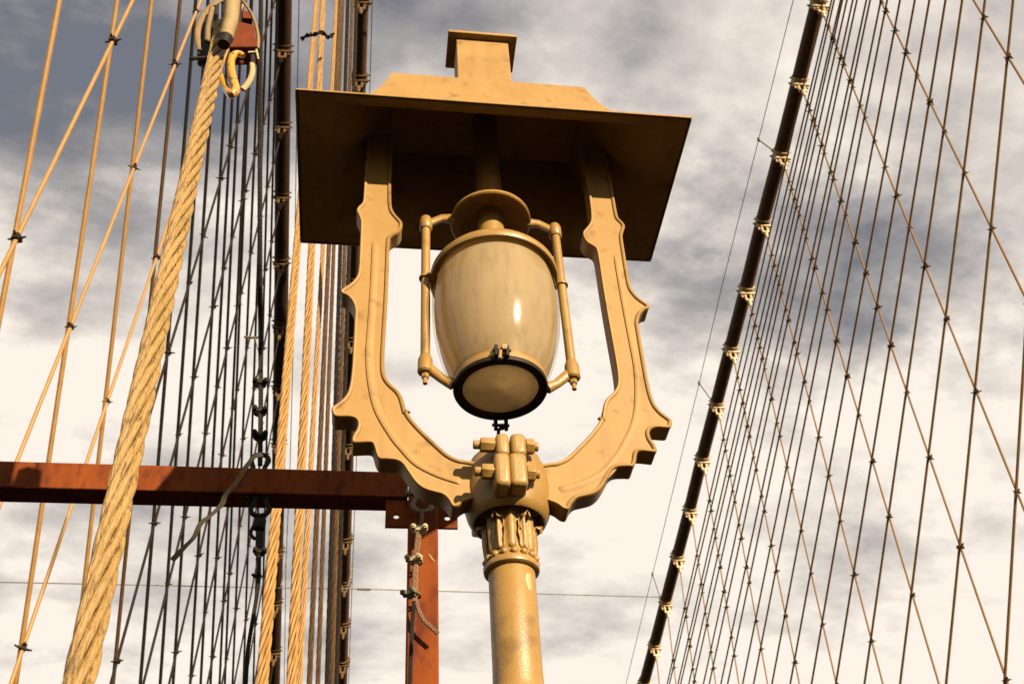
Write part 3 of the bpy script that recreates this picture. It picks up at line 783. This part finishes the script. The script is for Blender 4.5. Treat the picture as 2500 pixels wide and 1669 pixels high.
# acanthus leaves
def leaf_mesh(h, wd, r0, curl):
    b = MB(); nu, nv = 9, 12; vs = []
    for j in range(nv + 1):
        v_ = j / nv
        wdt = wd * (0.55 + .55 * math.sin(math.pi * min(1, v_ * .85 + .1))) * (1 + .10 * math.sin(v_ * 19))
        if v_ > .85: wdt *= 1 - (v_ - .85) * 3.0
        for i in range(nu):
            u_ = i / (nu - 1) * 2 - 1
            a = u_ * wdt / r0
            rr_ = r0 + .004 * (1 - u_ * u_) + .0055 * math.cos(u_ * 6.3) * (.35 + .65 * math.sin(math.pi * min(1, v_ * 1.1))) + curl * max(0, v_ - .6) ** 2 * 6
            z = h * v_ - max(0, v_ - .82) * h * 1.1 - abs(u_) ** 2 * .012 * v_
            vs.append(Vector((rr_ * math.sin(a), -rr_ * math.cos(a), z)))
    fs = [(j * nu + i, j * nu + i + 1, (j + 1) * nu + i + 1, (j + 1) * nu + i) for j in range(nv) for i in range(nu - 1)]
    off = len(vs); inner = [Vector((p.x * .93, p.y * .93, p.z)) for p in vs]
    vs2 = vs + inner
    fs2 = fs + [tuple(q + off for q in reversed(f)) for f in fs]
    rim = [i for i in range(nu)] + [j * nu + nu - 1 for j in range(1, nv + 1)] + [nv * nu + i for i in range(nu - 2, -1, -1)] + [j * nu for j in range(nv - 1, 0, -1)]
    fs2 += [(rim[i], rim[i - 1], rim[i - 1] + off, rim[i] + off) for i in range(len(rim))]
    return b.add(vs2, fs2).mesh('leaf')
lm = leaf_mesh(.128, .0245, .0430, .026); lm.materials.append(PAINT); lm.polygons.foreach_set('use_smooth', [True] * len(lm.polygons))
lm2 = leaf_mesh(.092, .0105, .0455, .020); lm2.materials.append(PAINT); lm2.polygons.foreach_set('use_smooth', [True] * len(lm2.polygons))
for k in range(12):
    b = bpy.data.objects.new('leaf', lm if k % 2 == 0 else lm2); C.objects.link(b); b.parent = lamp; b.location = (0, 0, zt + .030); b.rotation_euler = (0, 0, 2 * math.pi * k / 12 - .05)
# clamp boss
zb0 = 1.19 + E0
MB().lathe([(.044, zb0 + .012), (.060, zb0 + .010), (.0625, zb0 - .002), (.066, zb0 - .014), (.0705, zb0 - .020), (.0755, zb0 - .017), (.0825, zb0 - .002), (.0880, zb0 + .022), (.0895, zb0 + .045), (.0885, zb0 + .072), (.0865, zb0 + .078), (.0865, zb0 + .084), (.082, zb0 + .103), (.074, zb0 + .122), (.0735, zb0 + .127), (.060, zb0 + .143), (.035, zb0 + .155), (.0001, zb0 + .158)], 56).build('clamp_boss', PAINT, lamp)
MB().lathe([(.045, zb0 + .002), (.0575, zb0 - .001), (.0590, zb0 + .003), (.0575, zb0 + .007), (.045, zb0 + .009)], 40).build('capital_disc', PAINT, lamp)
def lug(px0, px1, nm):
    for (y0, y1, dyf, ex) in ((1054, 1106, -.118, 0), (1101, 1180, -.122, 2)):
        a, b2 = U(px0 - ex, y1, dyf), U(px1 + ex, y0, dyf)
        hy = .05 + (.004 if ex else 0)
        nmo = MB().box(((a.x + b2.x) / 2, dyf + hy / 2, (a.z + b2.z) / 2), (b2.x - a.x, hy, b2.z - a.z)).build(nm, PAINT, lamp, bevel=.0105, seg=4)
lug(1212, 1243, 'clamp_lug'); lug(1249, 1284, 'clamp_lug')
for (px, py, sgn, l, r_) in ((1190, 1086, -1, .03, .0155), (1194, 1151, -1, .03, .016), (1293, 1090, 1, .018, .0165), (1296, 1156, 1, .018, .0165)):
    p = U(px, py, -.1)
    MB().hexa(p, (1, 0, 0), r_, l).hexa(p + Vector((sgn * l * .7, 0, 0)), (1, 0, 0), r_ * .6, l * .5, 10).build('bolt', PAINT, lamp, bevel=.002)
p = U(1172, 1297, .075)
MB().hexa(p, (1, .3, 0), .014, .03).build('bolt', PAINT, lamp, bevel=.002)

# ornamental arms
c2 = lambda x, y: (780 + .4464 * x, 400 + .4464 * y)
c3 = lambda x, y: (780 + .4905 * x, 900 + .4905 * y)
AF = -.04
outer = [c2(245, 110), c2(242, 170), c2(236, 215), c2(214, 238), c2(204, 258), c2(213, 282), c2(224, 310), c2(226, 345), c2(222, 450), c2(216, 570), c2(205, 618), c2(175, 655), c2(135, 682), c2(118, 696), c2(124, 712), c2(152, 724), c2(180, 756), c2(195, 800), c2(193, 850), c2(186, 1000), c2(176, 1150), c2(160, 1240), c2(130, 1288), c2(92, 1318), c2(70, 1336), c2(70, 1358), c2(82, 1380), c2(108, 1385), c2(160, 1385), c2(196, 1396), c2(210, 1418), c2(206, 1450), c2(188, 1482),
         c3(168, 335), c3(163, 352), c3(168, 370), c3(200, 370), c3(258, 370), c3(273, 392), c3(282, 425), c3(298, 450), c3(330, 452), c3(382, 458), c3(415, 478), c3(440, 515), c3(478, 568), c3(520, 600), c3(570, 616), c3(612, 628), c3(640, 652), c3(662, 686), c3(690, 684), c3(722, 662), c3(790, 640)]
inner = [c3(790, 470), c3(725, 458), c3(690, 452), c3(640, 428), c3(590, 385), c3(540, 338), c3(490, 288), c3(450, 240), c3(432, 208), c2(475, 1362), c2(463, 1318), c2(450, 1275), c2(425, 1238), c2(385, 1202), c2(358, 1155), c2(352, 1080), c2(358, 950), c2(370, 750), c2(377, 580), c2(380, 480), c2(384, 415), c2(398, 396), c2(432, 378), c2(450, 350), c2(450, 322), c2(432, 300), c2(408, 272), c2(394, 240), c2(390, 180), c2(390, 110)]
def arm_outline():
    pts = [U(px, py, AF) for px, py in outer]; q = [U(px, py, AF) for px, py in inner]
    A = catmull([Vector((p.x, 0, p.z)) for p in pts], 3); B = catmull([Vector((p.x, 0, p.z)) for p in q], 3)
    zt_ = HE + E0 + .13
    return [Vector((A[0].x, 0, zt_))] + A + B + [Vector((B[-1].x, 0, zt_))]
def arm(mirror):
    O = arm_outline()
    bm = bmesh.new()
    sx = -1 if mirror else 1
    V_ = [bm.verts.new((sx * p.x, AF, p.z)) for p in O]
    f = bm.faces.new(V_ if not mirror else V_[::-1])
    bm.normal_update()
    if f.normal.y > 0: f.normal_flip()
    back = [bm.verts.new((v_.co.x, AF + .042, v_.co.z)) for v_ in V_]
    n_ = len(V_)
    for i in range(n_): bm.faces.new((V_[i], V_[(i + 1) % n_], back[(i + 1) % n_], back[i]))
    bm.faces.new(back)
    bmesh.ops.recalc_face_normals(bm, faces=bm.faces)
    bmesh.ops.triangulate(bm, faces=[q for q in bm.faces if len(q.verts) > 4], ngon_method='EAR_CLIP')
    me = bpy.data.meshes.new('arm'); bm.to_mesh(me); bm.free()
    a_ = link('arm', me, PAINT2, lamp, angle=32)
    nO = len(O); lip = []
    area = sum(O[i].x * O[(i + 1) % nO].z - O[(i + 1) % nO].x * O[i].z for i in range(nO))
    for i in range(nO):
        tg = (O[(i + 1) % nO] - O[i - 1]).normalized(); nn = Vector((-tg.z, 0, tg.x)) * (1 if area > 0 else -1)
        for off, hg in ((-.0008, .004), (-.0010, -.0015), (.0012, -.0045), (.0058, -.0045), (.0078, -.0022), (.0084, .003)):
            p = O[i] + nn * off
            lip.append(Vector((sx * p.x, AF + hg, p.z)))
    MB().add(lip, [(i * 6 + k, i * 6 + k + 1, ((i + 1) % nO) * 6 + k + 1, ((i + 1) % nO) * 6 + k) for i in range(nO) for k in range(5)]).build('raised_rim', PAINT2, a_, angle=50)
    path = [c2(288, 410), c2(286, 500), c2(276, 700), c2(262, 900), c2(253, 1050), c2(264, 1200), c2(300, 1350), c2(380, 1490), c3(400, 405), c3(470, 478), c3(560, 528), c3(640, 558), c3(712, 578)]
    pp = catmull([U(px, py, AF) for px, py in path], 6)
    pp = [Vector((sx * p.x, AF - .0002, p.z)) for p in pp]
    n_ = len(pp)
    vs = []
    for i, p in enumerate(pp):                 # one-sided step: sharp on one flank, fading out on the other
        tg = (pp[min(i + 1, n_ - 1)] - pp[max(i - 1, 0)]).normalized(); sd = Vector((tg.z, 0, -tg.x))
        if sd.x < 0: sd = -sd
        k = min(1, i / 4, (n_ - 1 - i) / 3)
        for s_, hgt in ((0, .006), (.0, -.0045 * k + .002), (.004, -.0062 * k + .002), (.012, -.0040 * k + .002), (.022, .0025), (.022, .006)):
            vs.append(p + sd * s_ + Vector((0, hgt, 0)))
    fs = [(i * 6 + k, i * 6 + k + 1, i * 6 + 7 + k, i * 6 + 6 + k) for i in range(n_ - 1) for k in range(5)]
    MB().add(vs, fs).build('moulding', PAINT2, a_, angle=50)
    return a_
arm(False); arm(True)

# hood: flared rectangular shell, chimney, cap
HX, HY = .5, .2475
ZE = HE + E0
NR = 14; thm = R(68)
def hood_ring(k, shrink=0.0, lift=0.0):
    th = thm * k / NR
    s = math.sin(th) / math.sin(thm); z = (1 - math.cos(th)) / (1 - math.cos(thm))
    return HX - .23 * s - shrink, HY - .115 * s - shrink, ZE + .284 * z + lift
bmv = MB(); vs = []; fs = []
for inner_ in (0, 1):
    for k in range(NR + 1):
        hx, hy, z = hood_ring(k, .006 * inner_, -.007 * inner_)
        vs += [Vector((-hx, -hy, z)), Vector((hx, -hy, z)), Vector((hx, hy, z)), Vector((-hx, hy, z))]
for inner_ in (0, 1):
    o_ = inner_ * (NR + 1) * 4
    for k in range(NR):
        for c in range(4):
            q = (o_ + k * 4 + c, o_ + k * 4 + (c + 1) % 4, o_ + k * 4 + 4 + (c + 1) % 4, o_ + k * 4 + 4 + c)
            fs.append(q if not inner_ else q[::-1])
    tq = tuple(o_ + NR * 4 + c for c in range(4)); fs.append(tq if not inner_ else tq[::-1])
for c in range(4):
    fs.append((c, (NR + 1) * 4 + c, (NR + 1) * 4 + (c + 1) % 4, (c + 1) % 4))
hood = bmv.add(vs, fs).build('hood', PAINT2, lamp, angle=30)
# thin drip edge along the front eave
MB().box((0, -HY - .001, ZE - .0035), (2 * HX + .004, .004, .007)).box((0, HY + .001, ZE - .0035), (2 * HX + .004, .004, .007)).box((-HX - .001, 0, ZE - .0035), (.004, 2 * HY - .004, .007)).box((HX + .001, 0, ZE - .0035), (.004, 2 * HY - .004, .007)).build('drip_edge', PAINT2, hood, bevel=.0015)
zp0, zc1 = ZE + .284, 2.905 + E0
MB().box((.002, 0, (zp0 + zc1) / 2), (.160, .086, zc1 - zp0 - .002)).build('chimney', PAINT2, hood, bevel=.003)
capo = MB().box((.002, 0, zc1 + .006), (.212, .128, .013)).box((.0, 0, zc1 + .036), (.12, .06, .047)).build('chimney_cap', PAINT2, hood, bevel=.002)

# lantern hung beneath the hood
z_disc, z_rim, z_ring = 2.094 + E0, 1.872 + E0, 1.530 + E0
lan = MB().lathe([(.0345, z_rim + .02), (.0345, ZE + .275)], 32).build('stem', PAINT, lamp)
MB().lathe([(.036, z_disc + .042), (.06, z_disc + .038), (.090, z_disc + .018), (.1035, z_disc + .004), (.1045, z_disc - .004), (.101, z_disc - .007), (.096, z_disc - .003), (.08, z_disc + .012), (.05, z_disc + .026), (.0345, z_disc + .028)], 48).build('dish_collar', PAINT, lamp)
MB().lathe([(.0345, z_rim + .075), (.05, z_rim + .07), (.10, z_rim + .055), (.145, z_rim + .028), (.1555, z_rim + .012), (.157, z_rim), (.1545, z_rim - .006), (.149, z_rim - .006), (.147, z_rim + .004), (.10, z_rim + .03), (.03, z_rim + .04)], 64).build('globe_cap', PAINT, lamp)
def gprof(sc, z1=0):
    P_ = [(.140, z_rim + .006), (.1475, z_rim - .03), (.1512, z_rim - .07), (.1510, z_rim - .11), (.1470, z_rim - .17), (.138, z_rim - .225), (.126, z_rim - .272), (.111, z_rim - .310), (.100, z_rim - .334)]
    Q_ = catmull([Vector((a, 0, b)) for a, b in P_], 5)
    return [(q.x * sc, q.z) for q in Q_]
def open_lathe(prof, n):
    b = MB(); vs = []; fs = []
    for r_, z in prof:
        for k in range(n):
            a = 2 * math.pi * k / n; vs.append(Vector((r_ * math.cos(a), r_ * math.sin(a), z)))
    for i in range(len(prof) - 1):
        for k in range(n): fs.append((i * n + k, (i + 1) * n + k, (i + 1) * n + (k + 1) % n, i * n + (k + 1) % n))
    return b.add(vs, fs)
gl = open_lathe(gprof(1.0), 72).build('globe', GLASS, lamp, angle=180)
open_lathe([(r_ * (.962 if z > z_rim - .18 else .955), z) for r_, z in gprof(1.0)] , 72).build('frosted_liner', FROST, gl, angle=180)
MB().lathe([(.0985, z_ring + .030), (.102, z_ring + .022), (.1045, z_ring + .012), (.1045, z_ring + .001), (.098, z_ring + .001)], 64, loop=True).build('ring_mount', PAINT, lamp)
ring = MB().lathe([(.100, z_ring + .001), (.1045, z_ring - .0005), (.1055, z_ring - .005), (.1035, z_ring - .009), (.0855, z_ring - .009), (.0840, z_ring - .006), (.0850, z_ring + .001)], 64, loop=True).build('gasket_ring', RUBBER, lamp)
MB().lathe([(.0001, z_ring - .006), (.03, z_ring - .0055), (.06, z_ring - .0035), (.0845, z_ring - .001)], 48).build('lens', LENS, ring, angle=180)
RX = .1665
for sx in (-1, 1):
    zt_, zbm = 2.075 + E0, 1.585 + E0
    rod = MB().tube([(sx * RX, 0, zbm - .01), (sx * RX, 0, zt_ + .006)], .0112, 16).build('rod', PAINT, lamp)
    MB().lathe([(.0001, zt_ + .02), (.013, zt_ + .018), (.0165, zt_ + .008), (.0165, zt_ - .022), (.0135, zt_ - .026)], 20, (sx * RX, 0, 0)).build('rod_cap', PAINT, rod)
    MB().lathe([(.0125, zbm + .03), (.0165, zbm + .018), (.0175, zbm - .018), (.014, zbm - .022), (.0001, zbm - .023)], 20, (sx * RX, 0, 0)).build('rod_foot', PAINT, rod)
    MB().hexa((sx * RX, 0, zbm - .03), (0, 0, 1), .0088, .012).tube([(sx * RX, 0, zbm - .03), (sx * RX, 0, zbm - .052)], .0052, 10).build('nut', PAINT, rod, smooth=False)
    # brackets
    up_ = MB().tube([(sx * .093, 0, z_disc + .004), (sx * .125, 0, z_disc + .004), (sx * (RX - .004), 0, zt_ - .002)], [.017, .013, .012], 12, flat=.72).build('bracket', PAINT, lamp)
    MB().tube([(sx * .104, 0, z_ring + .004), (sx * .128, 0, z_ring + .018), (sx * (RX - .004), 0, zbm - .002)], [.016, .012, .014], 12, flat=.8).build('bracket', PAINT, lamp)
    cl = MB()
    cl.lathe([(.0155, 0), (.0165, .004), (.0155, .008), (.0118, .008), (.0118, 0), (.0155, 0)], 18, (sx * RX, 0, z_rim - .006))
    cl.tube([(sx * .150, -.004, z_rim - .004), (sx * .158, -.006, z_rim - .003), (sx * .164, -.010, z_rim - .003)], .005, 8)
    cl.build('rod_clasp', PAINT, rod)
# latches on the ring
for (px, py, dy, sgn) in ((1225, 862, -.108, 1), (1222, 1018, .108, -1)):
    p = U(px, py, dy); p.z = z_ring - .004 + (.012 if sgn > 0 else -.012)
    lt = MB().box(p + Vector((-.012, 0, 0)), (.008, .014, .03)).box(p + Vector((.012, 0, 0)), (.008, .014, .03)).tube([p + Vector((-.02, -.004 * sgn, 0)), p + Vector((.02, -.004 * sgn, 0))], .004, 8).build('latch', RUBBER, ring, bevel=.0015)
    MB().hexa(p + Vector((.004, -.012 * sgn, .002)), (0, 1, .3), .0075, .012).tube([p + Vector((-.004, -.01 * sgn, -.006)), p + Vector((-.007, -.012 * sgn, -.032))], .0042, 8).build('wing_nut', PAINT if sgn > 0 else RUBBER, ring, bevel=.001)
# pale paint chip on the post
CHIP = mat('bare_pale_primer', (0.52, 0.36, 0.13), (0.58, 0.42, 0.17), rough=0.5)
vs = []; n_, m_ = 9, 5
zc0, zc1_ = U(1297, 1466).z, U(1297, 1420).z
for j in range(n_):
    v_ = j / (n_ - 1); wv = .0050 + .0045 * math.sin(v_ * 2.6 + .3)
    for k in range(m_):
        a = .66 - .05 * v_ + (k / (m_ - 1) * 2 - 1) * (wv + .0012 * math.sin(j * 5.1 + k)) / .045
        r_ = .0440 if (k in (0, m_ - 1) or j in (0, n_ - 1)) else .0456
        vs.append(Vector((r_ * math.sin(a), -r_ * math.cos(a), zc0 + (zc1_ - zc0) * v_)))
fs = [(j * m_ + k, j * m_ + k + 1, (j + 1) * m_ + k + 1, (j + 1) * m_ + k) for j in range(n_ - 1) for k in range(m_ - 1)]
MB().add(vs, fs).build('paint_chip', CHIP, lamp)
